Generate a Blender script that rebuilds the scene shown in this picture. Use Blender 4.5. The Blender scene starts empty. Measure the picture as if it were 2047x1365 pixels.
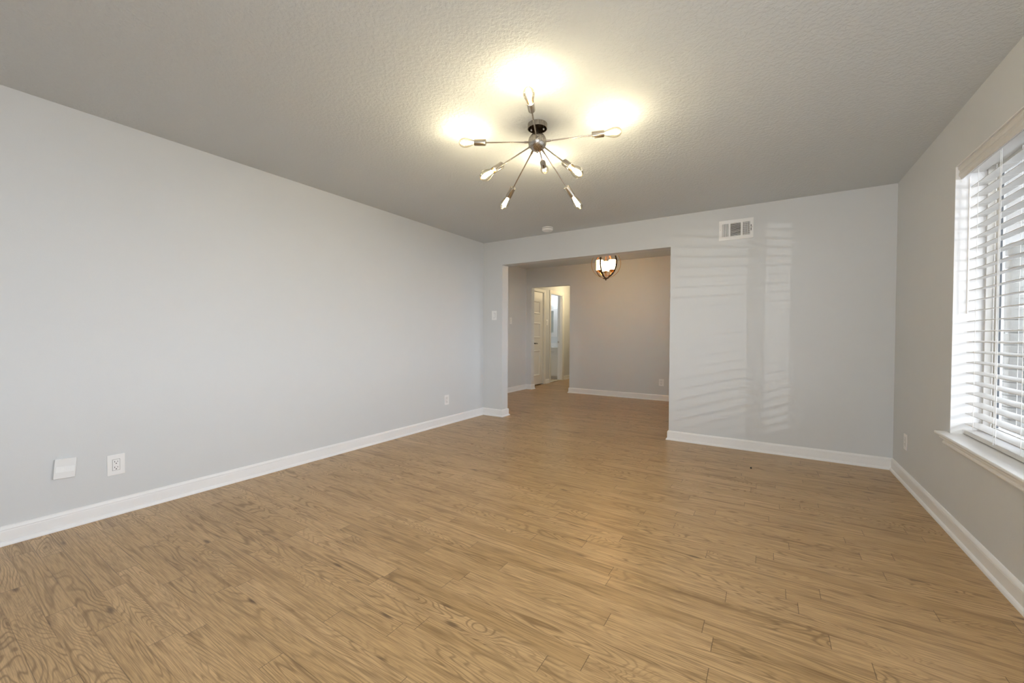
import bpy, bmesh, math, random
from mathutils import Vector, Matrix
C = bpy.context.scene.collection
SC = bpy.context.scene
random.seed(4)

# ------------------------------------------------------------ camera
F_PX, YAW, PITCH, ROLL, CAM_H = 806.944, 0.564093, -0.015201, 0.005363, 1.13343
def cam_axes():
    cy, sy, cp, sp = math.cos(YAW), math.sin(YAW), math.cos(PITCH), math.sin(PITCH)
    f = Vector((-sy*cp, cy*cp, sp)); r = Vector((cy, sy, 0)); u = r.cross(f)
    cr, sr = math.cos(ROLL), math.sin(ROLL)
    return cr*r + sr*u, -sr*r + cr*u, f
cr_, cu_, cf_ = cam_axes()
cam = bpy.data.cameras.new('camera'); camo = bpy.data.objects.new('camera', cam); C.objects.link(camo)
cam.sensor_width = 36; cam.sensor_fit = 'HORIZONTAL'; cam.lens = F_PX*36/2047; cam.clip_start = 0.02
m3 = Matrix((cr_, cu_, -cf_)).transposed()
camo.matrix_world = Matrix.Translation((0, 0, CAM_H)) @ m3.to_4x4()
SC.camera = camo

# ------------------------------------------------------------ world, daylight, exposure
LP = dict(sky=5.8, fill_power=38.0, bulbs=3.6, chand=16.0, hall=11.0, bath=3.4, vanity=1.2, slat_spot=210.0)
W_STR = LP['sky']
world = bpy.data.worlds.new('sky'); SC.world = world; world.use_nodes = True
nt = world.node_tree; bg = nt.nodes['Background']
bg.inputs[0].default_value = (0.84, 0.93, 1.06, 1); bg.inputs[1].default_value = W_STR
SC.view_settings.view_transform = 'Standard'; SC.view_settings.look = 'None'
SC.view_settings.gamma = 1; SC.view_settings.use_curve_mapping = False
SC.view_settings.exposure = 0.68
SC.cycles.use_denoising = True
SC.cycles.max_bounces = 14; SC.cycles.diffuse_bounces = 9; SC.cycles.glossy_bounces = 5
SC.cycles.transparent_max_bounces = 16
SC.cycles.sample_clamp_indirect = 6

def light(name, kind, loc, power, color=(1, 1, 1), size=0.1, size_y=None, target=None, portal=False, parent=None):
    l = bpy.data.lights.new(name, kind); o = bpy.data.objects.new(name, l); C.objects.link(o)
    o.location = loc; l.energy = power; l.color = color
    if kind == 'AREA':
        l.shape = 'RECTANGLE'; l.size = size; l.size_y = size_y or size
        if portal: l.cycles.is_portal = True
    else:
        l.shadow_soft_size = size
    if target is not None:
        o.rotation_euler = (Vector(target)-Vector(loc)).to_track_quat('-Z', 'Y').to_euler()
    if parent: o.parent = parent
    return o

# room measurements
XL, XR, YB, YR, H = -3.4336, 0.9197, 4.6531, -2.2, 2.44
OX0, OX1, OZ = -3.108, -0.903, 2.106          # opening to the dining room
YB2 = YB+0.15
DXL, DXR, DY, DH = -4.322, 0.10, 7.391, 2.53   # dining room
HX0, HX1, HZ = -4.196, -3.322, 2.140           # hall opening
DY2 = DY+0.12
HXL = -4.41; HY2 = 11.5                        # hall left wall face
BY0, BY1, BZ = 8.709, 9.362, 2.15              # bathroom doorway
CY0, CY1, CZ = 7.60, 8.335, 2.125              # closet door
WY0, WY1, WZ0, WZ1 = 0.75, 3.40, 0.570, 2.133  # window 1

light('window_portal', 'AREA', (1.20, (WY0+WY1)/2, (WZ0+WZ1)/2), 1, size=WZ1-WZ0, size_y=WY1-WY0, target=(0, (WY0+WY1)/2, (WZ0+WZ1)/2), portal=True)
RX0, RX1, RZ0, RZ1 = 0.0, 0.7, 0.03, 2.08     # unseen glazed opening added in the rear wall for daylight
light('unseen_fill', 'POINT', (0.40, -0.55, 1.75), LP['fill_power'], (0.88, 0.94, 1.0), 0.28)  # added fill light behind the camera, no lamp stands there
DW0, DW1, DWZ0, DWZ1 = 5.15, 6.0, 0.75, 2.10      # unseen window added to bring daylight on to the far dining wall
light('window_portal', 'AREA', (DXR+0.16, (DW0+DW1)/2, (DWZ0+DWZ1)/2), 1, size=DWZ1-DWZ0, size_y=DW1-DW0, target=(-3, (DW0+DW1)/2, (DWZ0+DWZ1)/2), portal=True)
light('assumed_hall_lamp', 'POINT', (-3.75, 9.3, 2.25), LP['hall'], (1.0, 0.77, 0.44), 0.10)  # assumed lamp out of view, taken from the warm light on the hall wall
light('bathroom_lamp', 'POINT', (-5.0, 9.6, 2.15), LP['bath'], (0.93, 0.97, 1.0), 0.08)  # assumed point light near the vanity globes, no fixture of its own
# assumed unseen spot light, added outside to throw slat shadows on the back wall
spot_ = light('assumed_slat_spot', 'SPOT', (3.1, -0.28, 1.63), LP['slat_spot'], (1.0, 0.98, 0.94), 0.006, target=(1.05, 3.0, 1.35)); spot_.data.spot_size = math.radians(27); spot_.data.spot_blend = 0.5

# ------------------------------------------------------------ material helpers
def new_mat(name):
    m = bpy.data.materials.new(name); m.use_nodes = True
    return m, m.node_tree, m.node_tree.nodes['Principled BSDF']
def N(t, kind, **kw):
    n = t.nodes.new(kind)
    for k, v in kw.items():
        if k == 'inp':
            for kk, vv in v.items():
                n.inputs[kk].default_value = vv
        else: setattr(n, k, v)
    return n
def L(t, a, b): t.links.new(a, b)
def math_n(t, op, a, b=None, c=None):
    n = t.nodes.new('ShaderNodeMath'); n.operation = op
    for i, v in enumerate((a, b, c)):
        if v is None: continue
        if isinstance(v, (int, float)): n.inputs[i].default_value = v
        else: t.links.new(v, n.inputs[i])
    return n.outputs[0]
def simple(name, col, rough=0.5, metal=0.0, spec=0.5, bump=None, vary=0.03):
    m, t, b = new_mat(name)
    b.inputs['Roughness'].default_value = rough; b.inputs['Metallic'].default_value = metal
    b.inputs['Specular IOR Level'].default_value = spec
    tc = N(t, 'ShaderNodeTexCoord')
    nz = N(t, 'ShaderNodeTexNoise', inp={'Scale': 7.0, 'Detail': 3.0}); L(t, tc.outputs['Object'], nz.inputs['Vector'])
    mx = N(t, 'ShaderNodeMix', data_type='RGBA')
    mx.inputs['A'].default_value = (*[c*(1-vary) for c in col], 1); mx.inputs['B'].default_value = (*[min(1, c*(1+vary)) for c in col], 1)
    L(t, nz.outputs['Fac'], mx.inputs['Factor']); L(t, mx.outputs['Result'], b.inputs['Base Color'])
    if bump:
        sc, st, ds = bump
        n2 = N(t, 'ShaderNodeTexNoise', inp={'Scale': sc, 'Detail': 2.0, 'Roughness': 0.5}); L(t, tc.outputs['Object'], n2.inputs['Vector'])
        bp = N(t, 'ShaderNodeBump', inp={'Strength': st, 'Distance': ds}); L(t, n2.outputs['Fac'], bp.inputs['Height']); L(t, bp.outputs['Normal'], b.inputs['Normal'])
    return m
def emit(name, col, strength):
    m, t, b = new_mat(name)
    b.inputs['Base Color'].default_value = (*col, 1); b.inputs['Emission Color'].default_value = (*col, 1); b.inputs['Emission Strength'].default_value = strength
    return m
def clear_glass(name, tint=(1, 1, 1), gl=0.06):
    m, t, b = new_mat(name); t.nodes.remove(b); out = t.nodes['Material Output']
    tr = N(t, 'ShaderNodeBsdfTransparent'); tr.inputs[0].default_value = (*tint, 1)
    g = N(t, 'ShaderNodeBsdfGlossy'); g.inputs['Roughness'].default_value = 0.02
    fr = N(t, 'ShaderNodeLayerWeight', inp={'Blend': 0.25})
    f = math_n(t, 'MULTIPLY_ADD', fr.outputs['Fresnel'], 0.6, gl*0.2)
    mx = N(t, 'ShaderNodeMixShader'); L(t, f, mx.inputs[0]); L(t, tr.outputs[0], mx.inputs[1]); L(t, g.outputs[0], mx.inputs[2])
    L(t, mx.outputs[0], out.inputs[0]); return m

WALL = (0.685, 0.70, 0.71)
M = {}
M['wall'] = simple('wall_paint', WALL, 0.55, bump=(260, 0.12, 0.002), vary=0.012)
M['dining_wall'] = simple('dining_wall_paint', WALL, 0.6, bump=(260, 0.1, 0.002), vary=0.012)
M['trim'] = simple('white_trim_paint', (0.90, 0.90, 0.90), 0.35, vary=0.01)
M['door'] = simple('white_door_paint', (0.80, 0.79, 0.76), 0.4, vary=0.01)
M['plastic'] = simple('white_plastic', (0.90, 0.90, 0.90), 0.3, vary=0.01)
M['plastic_pale'] = simple('pale_lens_plastic', (0.93, 0.95, 0.96), 0.15, vary=0.01)
M['plate_grey'] = simple('satin_plate_plastic', (0.84, 0.85, 0.855), 0.3, vary=0.01)
M['slot'] = simple('dark_slot', (0.02, 0.02, 0.02), 0.6)
M['blind'] = simple('white_faux_wood', (0.74, 0.725, 0.70), 0.4, vary=0.015)
M['cord'] = simple('white_cord', (0.88, 0.87, 0.84), 0.7)
M['vinyl'] = simple('almond_vinyl', (0.72, 0.70, 0.66), 0.4)
M['dark_seal'] = simple('dark_seal', (0.10, 0.11, 0.12), 0.5)
M['bathwall'] = simple('bathroom_paint', (0.78, 0.80, 0.81), 0.5)
M['counter'] = simple('white_counter', (0.9, 0.9, 0.89), 0.15)
M['tile'] = simple('beige_tile', (0.62, 0.52, 0.38), 0.35, vary=0.08)
M['marble'] = simple('cream_threshold', (0.82, 0.76, 0.64), 0.25, vary=0.05)
M['mirror'] = simple('mirror_glass', (0.62, 0.66, 0.64), 0.03, 1.0)
M['nickel'] = None
M['bronze'] = simple('dark_bronze', (0.045, 0.025, 0.018), 0.35, 0.8)
M['gold'] = simple('antique_brass', (0.55, 0.33, 0.14), 0.3, 1.0)
M['handle'] = simple('dark_lever', (0.06, 0.055, 0.05), 0.35, 0.8)
M['canopy_in'] = simple('canopy_inside', (0.10, 0.065, 0.035), 0.45, 0.9)
M['glass'] = clear_glass('window_glass')
M['bulb'] = clear_glass('bulb_glass', (1.0, 0.97, 0.88), 0.3)
M['filament'] = emit('glowing_filament', (1.0, 0.86, 0.58), 17.3*LP['bulbs'])
M['stone'] = simple('pale_stone', (0.30, 0.29, 0.26), 0.9, bump=(30, 0.6, 0.01), vary=0.25)
M['hedge'] = simple('hedge_green', (0.018, 0.03, 0.02), 0.9, vary=0.5)
M['ground'] = simple('pale_concrete', (0.20, 0.20, 0.19), 0.9, vary=0.1)
M['shade'] = emit('frosted_shade', (1.0, 0.69, 0.33), LP['chand'])
M['vanity_globe'] = emit('vanity_light_glass', (0.95, 0.98, 1.0), LP['vanity'])

def nickel():
    m, t, b = new_mat('brushed_nickel'); b.inputs['Metallic'].default_value = 1; b.inputs['Roughness'].default_value = 0.26
    b.inputs['Base Color'].default_value = (0.50, 0.46, 0.41, 1)
    tc = N(t, 'ShaderNodeTexCoord'); mp = N(t, 'ShaderNodeMapping'); mp.inputs['Scale'].default_value = (400, 400, 6)
    L(t, tc.outputs['Object'], mp.inputs[0]); nz = N(t, 'ShaderNodeTexNoise', inp={'Scale': 1.0, 'Detail': 2.0}); L(t, mp.outputs[0], nz.inputs['Vector'])
    r = math_n(t, 'MULTIPLY_ADD', nz.outputs['Fac'], 0.22, 0.16); L(t, r, b.inputs['Roughness'])
    return m
M['nickel'] = nickel()

def ceiling_mat(name, col):
    m, t, b = new_mat(name); b.inputs['Roughness'].default_value = 0.85; b.inputs['Base Color'].default_value = (*col, 1)
    tc = N(t, 'ShaderNodeTexCoord')
    nz = N(t, 'ShaderNodeTexNoise', inp={'Scale': 55.0, 'Detail': 3.0, 'Roughness': 0.55}); L(t, tc.outputs['Object'], nz.inputs['Vector'])
    rp = N(t, 'ShaderNodeValToRGB'); rp.color_ramp.elements[0].position = 0.42; rp.color_ramp.elements[1].position = 0.58
    L(t, nz.outputs['Fac'], rp.inputs[0])
    bp = N(t, 'ShaderNodeBump', inp={'Strength': 0.35, 'Distance': 0.004}); L(t, rp.outputs[0], bp.inputs['Height']); L(t, bp.outputs['Normal'], b.inputs['Normal'])
    return m
M['ceiling'] = ceiling_mat('textured_ceiling', (0.64, 0.675, 0.70))
M['ceiling2'] = ceiling_mat('textured_ceiling_far', (0.64, 0.675, 0.70))

def wood_floor():
    m, t, b = new_mat('oak_strip_floor')
    PW, PH0 = 0.083, 1.432
    tc = N(t, 'ShaderNodeTexCoord'); sp = N(t, 'ShaderNodeSeparateXYZ'); L(t, tc.outputs['Object'], sp.inputs[0])
    X, Y = sp.outputs[0], sp.outputs[1]
    v = math_n(t, 'DIVIDE', math_n(t, 'SUBTRACT', Y, PH0), PW)
    row = math_n(t, 'FLOOR', v); fy = math_n(t, 'FRACT', v)
    ed = math_n(t, 'MULTIPLY', math_n(t, 'MINIMUM', fy, math_n(t, 'SUBTRACT', 1.0, fy)), PW)     # metres to the long joint
    w = math_n(t, 'ADD', math_n(t, 'MULTIPLY', X, 1/0.85), math_n(t, 'MULTIPLY', row, 37.713))
    vo = N(t, 'ShaderNodeTexVoronoi', voronoi_dimensions='1D', feature='F1'); vo.inputs['Scale'].default_value = 1; vo.inputs['Randomness'].default_value = 0.85; L(t, w, vo.inputs['W'])
    ve = N(t, 'ShaderNodeTexVoronoi', voronoi_dimensions='1D', feature='DISTANCE_TO_EDGE'); ve.inputs['Scale'].default_value = 1; ve.inputs['Randomness'].default_value = 0.85; L(t, w, ve.inputs['W'])
    ex = math_n(t, 'MULTIPLY', ve.outputs['Distance'], 0.85)
    sc = N(t, 'ShaderNodeSeparateColor'); L(t, vo.outputs['Color'], sc.inputs[0])
    r1, r2, r3 = sc.outputs[0], sc.outputs[1], sc.outputs[2]
    # plank-local coordinates
    cb = N(t, 'ShaderNodeCombineXYZ')
    L(t, X, cb.inputs[0]); L(t, Y, cb.inputs[1]); L(t, math_n(t, 'MULTIPLY', r1, 53.0), cb.inputs[2])
    # cathedral grain: contour lines of a stretched noise field
    cb2 = N(t, 'ShaderNodeCombineXYZ'); L(t, math_n(t, 'MULTIPLY', X, math_n(t, 'MULTIPLY_ADD', math_n(t, 'POWER', r2, 1.6), 2.0, 0.25)), cb2.inputs[0]); L(t, Y, cb2.inputs[1]); L(t, math_n(t, 'MULTIPLY', r1, 53.0), cb2.inputs[2])
    mp = N(t, 'ShaderNodeMapping'); mp.inputs['Scale'].default_value = (1.0, 7.5, 1.0); L(t, cb2.outputs[0], mp.inputs[0])
    n1 = N(t, 'ShaderNodeTexNoise', inp={'Scale': 1.0, 'Detail': 2.2, 'Roughness': 0.42, 'Distortion': 0.35}); L(t, mp.outputs[0], n1.inputs['Vector'])
    dens = math_n(t, 'MULTIPLY_ADD', sc.outputs[2], 24.0, 20.0)
    ph = math_n(t, 'MULTIPLY', n1.outputs['Fac'], dens)
    tri = math_n(t, 'PINGPONG', ph, 0.5)
    ring = N(t, 'ShaderNodeMapRange', interpolation_type='SMOOTHSTEP'); L(t, tri, ring.inputs['Value'])
    ring.inputs['From Min'].default_value = 0.0; ring.inputs['From Max'].default_value = 0.26
    ring.inputs['To Min'].default_value = 1.0; ring.inputs['To Max'].default_value = 0.0
    # ring strength fades in and out
    n4 = N(t, 'ShaderNodeTexNoise', inp={'Scale': 2.2, 'Detail': 1.0}); L(t, cb.outputs[0], n4.inputs['Vector'])
    fade = N(t, 'ShaderNodeMapRange'); L(t, n4.outputs['Fac'], fade.inputs['Value'])
    fade.inputs['From Min'].default_value = 0.35; fade.inputs['From Max'].default_value = 0.62
    fade.inputs['To Min'].default_value = 0.25; fade.inputs['To Max'].default_value = 1.0
    ringf = math_n(t, 'MULTIPLY', ring.outputs[0], fade.outputs[0])
    # fine pores along the grain
    mp2 = N(t, 'ShaderNodeMapping'); mp2.inputs['Scale'].default_value = (9.0, 260.0, 1.0); L(t, cb.outputs[0], mp2.inputs[0])
    n2 = N(t, 'ShaderNodeTexNoise', inp={'Scale': 1.0, 'Detail': 3.0, 'Roughness': 0.6}); L(t, mp2.outputs[0], n2.inputs['Vector'])
    pore = N(t, 'ShaderNodeMapRange'); L(t, n2.outputs['Fac'], pore.inputs['Value'])
    pore.inputs['From Min'].default_value = 0.40; pore.inputs['From Max'].default_value = 0.66
    # streaks of darker heartwood
    mp3 = N(t, 'ShaderNodeMapping'); mp3.inputs['Scale'].default_value = (1.8, 26.0, 1.0); L(t, cb.outputs[0], mp3.inputs[0])
    n3 = N(t, 'ShaderNodeTexNoise', inp={'Scale': 1.0, 'Detail': 3.0, 'Roughness': 0.55}); L(t, mp3.outputs[0], n3.inputs['Vector'])
    streak = N(t, 'ShaderNodeMapRange'); L(t, n3.outputs['Fac'], streak.inputs['Value'])
    streak.inputs['From Min'].default_value = 0.54; streak.inputs['From Max'].default_value = 0.76
    # knots
    mpk = N(t, 'ShaderNodeMapping'); mpk.inputs['Scale'].default_value = (2.6, 9.0, 1.0); L(t, cb.outputs[0], mpk.inputs[0])
    vk = N(t, 'ShaderNodeTexVoronoi', voronoi_dimensions='3D', feature='F1'); vk.inputs['Scale'].default_value = 1.0; L(t, mpk.outputs[0], vk.inputs['Vector'])
    knot = N(t, 'ShaderNodeMapRange', interpolation_type='SMOOTHSTEP'); L(t, vk.outputs['Distance'], knot.inputs['Value'])
    knot.inputs['From Min'].default_value = 0.03; knot.inputs['From Max'].default_value = 0.14
    knot.inputs['To Min'].default_value = 1.0; knot.inputs['To Max'].default_value = 0.0
    # colour
    base = N(t, 'ShaderNodeValToRGB'); cr = base.color_ramp
    cr.elements[0].position = 0.0; cr.elements[0].color = (0.50, 0.322, 0.150, 1)
    cr.elements[1].position = 1.0; cr.elements[1].color = (0.63, 0.420, 0.213, 1)
    e = cr.elements.new(0.15); e.color = (0.545, 0.357, 0.170, 1)
    e = cr.elements.new(0.6); e.color = (0.58, 0.382, 0.187, 1)
    L(t, r3, base.inputs[0])
    def mixc(a, col, fac, k):
        f = math_n(t, 'MULTIPLY', fac, k)
        x = N(t, 'ShaderNodeMix', data_type='RGBA', blend_type='MIX'); L(t, a, x.inputs['A']); x.inputs['B'].default_value = (*col, 1); L(t, f, x.inputs['Factor']); return x.outputs['Result']
    c = mixc(base.outputs[0], (0.215, 0.130, 0.060), ringf, 0.70)
    c = mixc(c, (0.22, 0.135, 0.060), pore.outputs[0], 0.58)
    c = mixc(c, (0.20, 0.110, 0.040), streak.outputs[0], 0.75)
    c = mixc(c, (0.10, 0.055, 0.025), knot.outputs[0], 0.8)
    jl = N(t, 'ShaderNodeMapRange', interpolation_type='SMOOTHSTEP'); L(t, ed, jl.inputs['Value']); jl.inputs['From Min'].default_value = 0.0003; jl.inputs['From Max'].default_value = 0.0016; jl.inputs['To Min'].default_value = 1; jl.inputs['To Max'].default_value = 0
    je = N(t, 'ShaderNodeMapRange', interpolation_type='SMOOTHSTEP'); L(t, ex, je.inputs['Value']); je.inputs['From Min'].default_value = 0.0004; je.inputs['From Max'].default_value = 0.0018; je.inputs['To Min'].default_value = 1; je.inputs['To Max'].default_value = 0
    # long joints open and close from plank to plank
    jn = N(t, 'ShaderNodeTexNoise', inp={'Scale': 1.3, 'Detail': 1.0}); L(t, tc.outputs['Object'], jn.inputs['Vector'])
    jv = N(t, 'ShaderNodeMapRange'); L(t, jn.outputs['Fac'], jv.inputs['Value']); jv.inputs['From Min'].default_value = 0.4; jv.inputs['From Max'].default_value = 0.6; jv.inputs['To Min'].default_value = 0.25; jv.inputs['To Max'].default_value = 1.0
    jn_ = math_n(t, 'MAXIMUM', math_n(t, 'MULTIPLY', jl.outputs[0], jv.outputs[0]), je.outputs[0])
    c = mixc(c, (0.07, 0.04, 0.02), jn_, 0.75)
    L(t, c, b.inputs['Base Color'])
    rg = math_n(t, 'MULTIPLY_ADD', ringf, 0.10, 0.29); L(t, rg, b.inputs['Roughness'])
    b.inputs['Specular IOR Level'].default_value = 0.35
    hh = math_n(t, 'SUBTRACT', math_n(t, 'MULTIPLY', ringf, -0.25), jn_)
    bp = N(t, 'ShaderNodeBump', inp={'Strength': 0.35, 'Distance': 0.0012}); L(t, hh, bp.inputs['Height']); L(t, bp.outputs['Normal'], b.inputs['Normal'])
    return m
M['floor'] = wood_floor()

# ------------------------------------------------------------ mesh helpers
class MB:
    def __init__(s): s.bm = bmesh.new()
    def box(s, x0, x1, y0, y1, z0, z1, bev=0):
        vs = [s.bm.verts.new((x, y, z)) for x in (x0, x1) for y in (y0, y1) for z in (z0, z1)]
        fs = []
        for q in ((0, 1, 3, 2), (4, 6, 7, 5), (0, 4, 5, 1), (2, 3, 7, 6), (0, 2, 6, 4), (1, 5, 7, 3)):
            fs.append(s.bm.faces.new([vs[i] for i in q]))
        if bev:
            es = {e for f in fs for e in f.edges}
            bmesh.ops.bevel(s.bm, geom=list(es), offset=bev, segments=2, affect='EDGES', profile=0.5)
        return s
    def lathe(s, prof, mat=None, seg=24, caps=True):
        mat = mat or Matrix(); rings = []
        for r, z in prof:
            if r < 1e-6: rings.append([s.bm.verts.new(mat @ Vector((0, 0, z)))])
            else: rings.append([s.bm.verts.new(mat @ Vector((r*math.cos(2*math.pi*i/seg), r*math.sin(2*math.pi*i/seg), z))) for i in range(seg)])
        for a, b in zip(rings, rings[1:]):
            for i in range(seg):
                j = (i+1) % seg
                if len(a) == 1 and len(b) == 1: continue
                if len(a) == 1: s.bm.faces.new((a[0], b[j], b[i]))
                elif len(b) == 1: s.bm.faces.new((a[i], a[j], b[0]))
                else: s.bm.faces.new((a[i], a[j], b[j], b[i]))
        if caps:
            if len(rings[0]) > 1: s.bm.faces.new(rings[0][::-1])
            if len(rings[-1]) > 1: s.bm.faces.new(rings[-1])
        return s
    def rod(s, p0, p1, r, r1=None, seg=12):
        p0, p1 = Vector(p0), Vector(p1); d = p1-p0
        mt = Matrix.Translation(p0) @ d.to_track_quat('Z', 'Y').to_matrix().to_4x4()
        return s.lathe([(r, 0), (r if r1 is None else r1, d.length)], mt, seg)
    def tube(s, pts, r, seg=8, closed=False):
        pts = [Vector(p) for p in pts]; n = len(pts); rings = []; up = None
        for i, p in enumerate(pts):
            a = pts[(i-1) % n] if (closed or i) else p; b = pts[(i+1) % n] if (closed or i < n-1) else p
            d = (b-a).normalized()
            if up is None: up = d.orthogonal().normalized()
            up = (up - d*up.dot(d)).normalized(); sd = d.cross(up)
            rings.append([s.bm.verts.new(p + r*(math.cos(2*math.pi*k/seg)*up + math.sin(2*math.pi*k/seg)*sd)) for k in range(seg)])
        m = n if closed else n-1
        for i in range(m):
            a, b = rings[i], rings[(i+1) % n]
            for k in range(seg): s.bm.faces.new((a[k], a[(k+1) % seg], b[(k+1) % seg], b[k]))
        if not closed: s.bm.faces.new(rings[0][::-1]); s.bm.faces.new(rings[-1])
        return s
    def sweep(s, rings):
        """loft a list of equal closed section loops, capped"""
        R = [[s.bm.verts.new(p) for p in ring] for ring in rings]; n = len(R[0])
        for a, b in zip(R, R[1:]):
            for k in range(n): s.bm.faces.new((a[k], a[(k+1) % n], b[(k+1) % n], b[k]))
        s.bm.faces.new(R[0][::-1]); s.bm.faces.new(R[-1]); return s
    def build(s, name, mat, parent=None, smooth=False, origin=None):
        bmesh.ops.recalc_face_normals(s.bm, faces=s.bm.faces)
        off = Vector((0, 0, 0))
        if parent is not None:
            root = parent
            while root.parent: root = root.parent
            off = root.location.copy()
        elif origin is not None: off = Vector(origin)
        bmesh.ops.translate(s.bm, verts=s.bm.verts, vec=-off)
        me = bpy.data.meshes.new(name); s.bm.to_mesh(me); s.bm.free()
        me.materials.append(mat)
        if smooth:
            for p in me.polygons: p.use_smooth = True
            try: me.set_sharp_from_angle(angle=math.radians(40))
            except Exception: pass
        o = bpy.data.objects.new(name, me); C.objects.link(o)
        if parent is not None: o.parent = parent
        elif origin is not None: o.location = off
        return o
def thing(name, loc, label, cat, group=None, structure=False):
    o = bpy.data.objects.new(name, None); C.objects.link(o); o.location = loc; o.empty_display_size = 0.05
    if label: o['label'] = label
    if cat: o['category'] = cat
    if group: o['group'] = group
    if structure: o['kind'] = 'structure'
    return o
def struct(mb, name, mat, label, cat, smooth=False):
    o = mb.build(name, mat, smooth=smooth); o['kind'] = 'structure'; o['label'] = label; o['category'] = cat; return o

# ------------------------------------------------------------ shell
struct(MB().box(-6.0, 1.25, YR-0.3, 12.2, -0.15, 0.0), 'floor', M['floor'], 'honey oak strip floor running through the room and the dining room', 'floor')
struct(MB().box(XL-0.12, XR+0.35, YR-0.25, YB+0.06, H, H+0.12), 'ceiling', M['ceiling'], 'grey textured ceiling of the living room above the starburst light', 'ceiling')
struct(MB().box(DXL-0.3, DXR+0.2, YB+0.062, DY2, DH, DH+0.12), 'ceiling_dining', M['ceiling2'], 'textured ceiling of the dining room behind the header', 'ceiling')
struct(MB().box(-5.9, -2.9, DY2, 12.0, H, H+0.12), 'ceiling_hall', M['ceiling2'], 'ceiling of the hallway beyond the dining room', 'ceiling')
struct(MB().box(XL-0.12, XL, YR-0.12, YB, 0, H), 'wall_left', M['wall'], 'long blank light grey wall on the left of the living room', 'wall')
b = MB()
b.box(DXL-0.3, OX0, YB, YB2, 0, OZ); b.box(OX1, XR+0.15, YB, YB2, 0, OZ); b.box(DXL-0.3, XR+0.15, YB, YB2, OZ, DH+0.1)
struct(b, 'wall_back', M['wall'], 'light grey back wall with the wide opening and the air vent', 'wall')
TH = 0.32
b = MB()
x0, x1 = XR, XR+0.19
b.box(x0, x1, YR-0.12, YB, 0, WZ0-0.03); b.box(x0, x1, YR-0.12, YB, WZ1, H)
for y0, y1 in ((YR-0.12, WY0), (WY1, YB)): b.box(x0, x1, y0, y1, WZ0-0.03, WZ1)
struct(b, 'wall_right', M['wall'], 'grey right wall holding the window with white blinds', 'wall')
b = MB().box(XL, RX0, YR-0.19, YR, 0, H).box(RX1, XR+0.19, YR-0.19, YR, 0, H).box(RX0, RX1, YR-0.19, YR, RZ1, H).box(RX0, RX1, YR-0.19, YR, 0, RZ0)
struct(b, 'wall_rear', M['wall'], 'grey wall behind the camera', 'wall')
struct(MB().box(DXL-0.12, DXL, YB2, DY, 0, DH), 'wall_dining_left', M['dining_wall'], 'grey left wall of the dining room with a light switch', 'wall')
b = MB()
b.box(DXL-0.3, HX0, DY, DY2, 0, HZ); b.box(HX1, DXR+0.12, DY, DY2, 0, HZ); b.box(DXL-0.3, DXR+0.12, DY, DY2, HZ, DH)
struct(b, 'wall_dining_back', M['dining_wall'], 'far grey wall of the dining room with the hallway opening', 'wall')
b = MB().box(DXR, DXR+0.12, YB2, DW0, 0, DH).box(DXR, DXR+0.12, DW1, DY, 0, DH).box(DXR, DXR+0.12, DW0, DW1, 0, DWZ0).box(DXR, DXR+0.12, DW0, DW1, DWZ1, DH)
struct(b, 'wall_dining_right', M['dining_wall'], 'right wall of the dining room hidden behind the back wall', 'wall')
b = MB(); hx0, hx1 = HXL-0.12, HXL
b.box(hx0, hx1, DY2, CY0, 0, H); b.box(hx0, hx1, CY0, CY1, CZ, H); b.box(hx0, hx1, CY1, BY0, 0, H)
b.box(hx0, hx1, BY0, BY1, BZ, H); b.box(hx0, hx1, BY1, 12.0, 0, H)
struct(b, 'wall_hall_left', M['dining_wall'], 'hallway wall with the closet door and the bathroom doorway', 'wall')
struct(MB().box(HX1+0.0, HX1+0.12, DY2, 12.0, 0, H), 'wall_hall_right', M['dining_wall'], 'right wall of the hallway', 'wall')
struct(MB().box(HXL-0.12, HX1+0.12, 12.0, 12.12, 0, H), 'wall_hall_back', M['dining_wall'], 'end wall of the hallway', 'wall')
# bathroom box
BX0, BYN, BYF = -5.85, 8.55, 9.90
b = MB(); b.box(BX0-0.1, BX0, BYN, BYF, 0, H); b.box(BX0-0.1, hx0, BYF, BYF+0.1, 0, H); b.box(BX0-0.1, hx0, BYN-0.1, BYN, 0, H)
b.box(HXL-0.12-0.012, HXL-0.12-0.001, BY1+0.0, BYF, 0, H)
struct(b, 'wall_bathroom', M['bathwall'], 'pale bathroom walls seen through the hallway doorway', 'wall')
struct(MB().box(BX0, HXL-0.06, BYN, BYF, 0.0005, 0.008), 'floor_bathroom', M['tile'], 'beige tile floor of the bathroom', 'floor')
struct(MB().box(HXL-0.10, HXL-0.005, BY0+0.001, BY1-0.001, 0.008, 0.016), 'trim_threshold', M['marble'], 'cream stone threshold in the bathroom doorway', 'threshold')
b = MB(); b.box(-5.15, -5.05, DY2-0.12, BYN-0.1, 0, H).box(-5.05, hx0, DY2-0.1, DY2, 0, H)
struct(b, 'wall_closet', M['dining_wall'], 'closet walls behind the closet door', 'wall')
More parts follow.
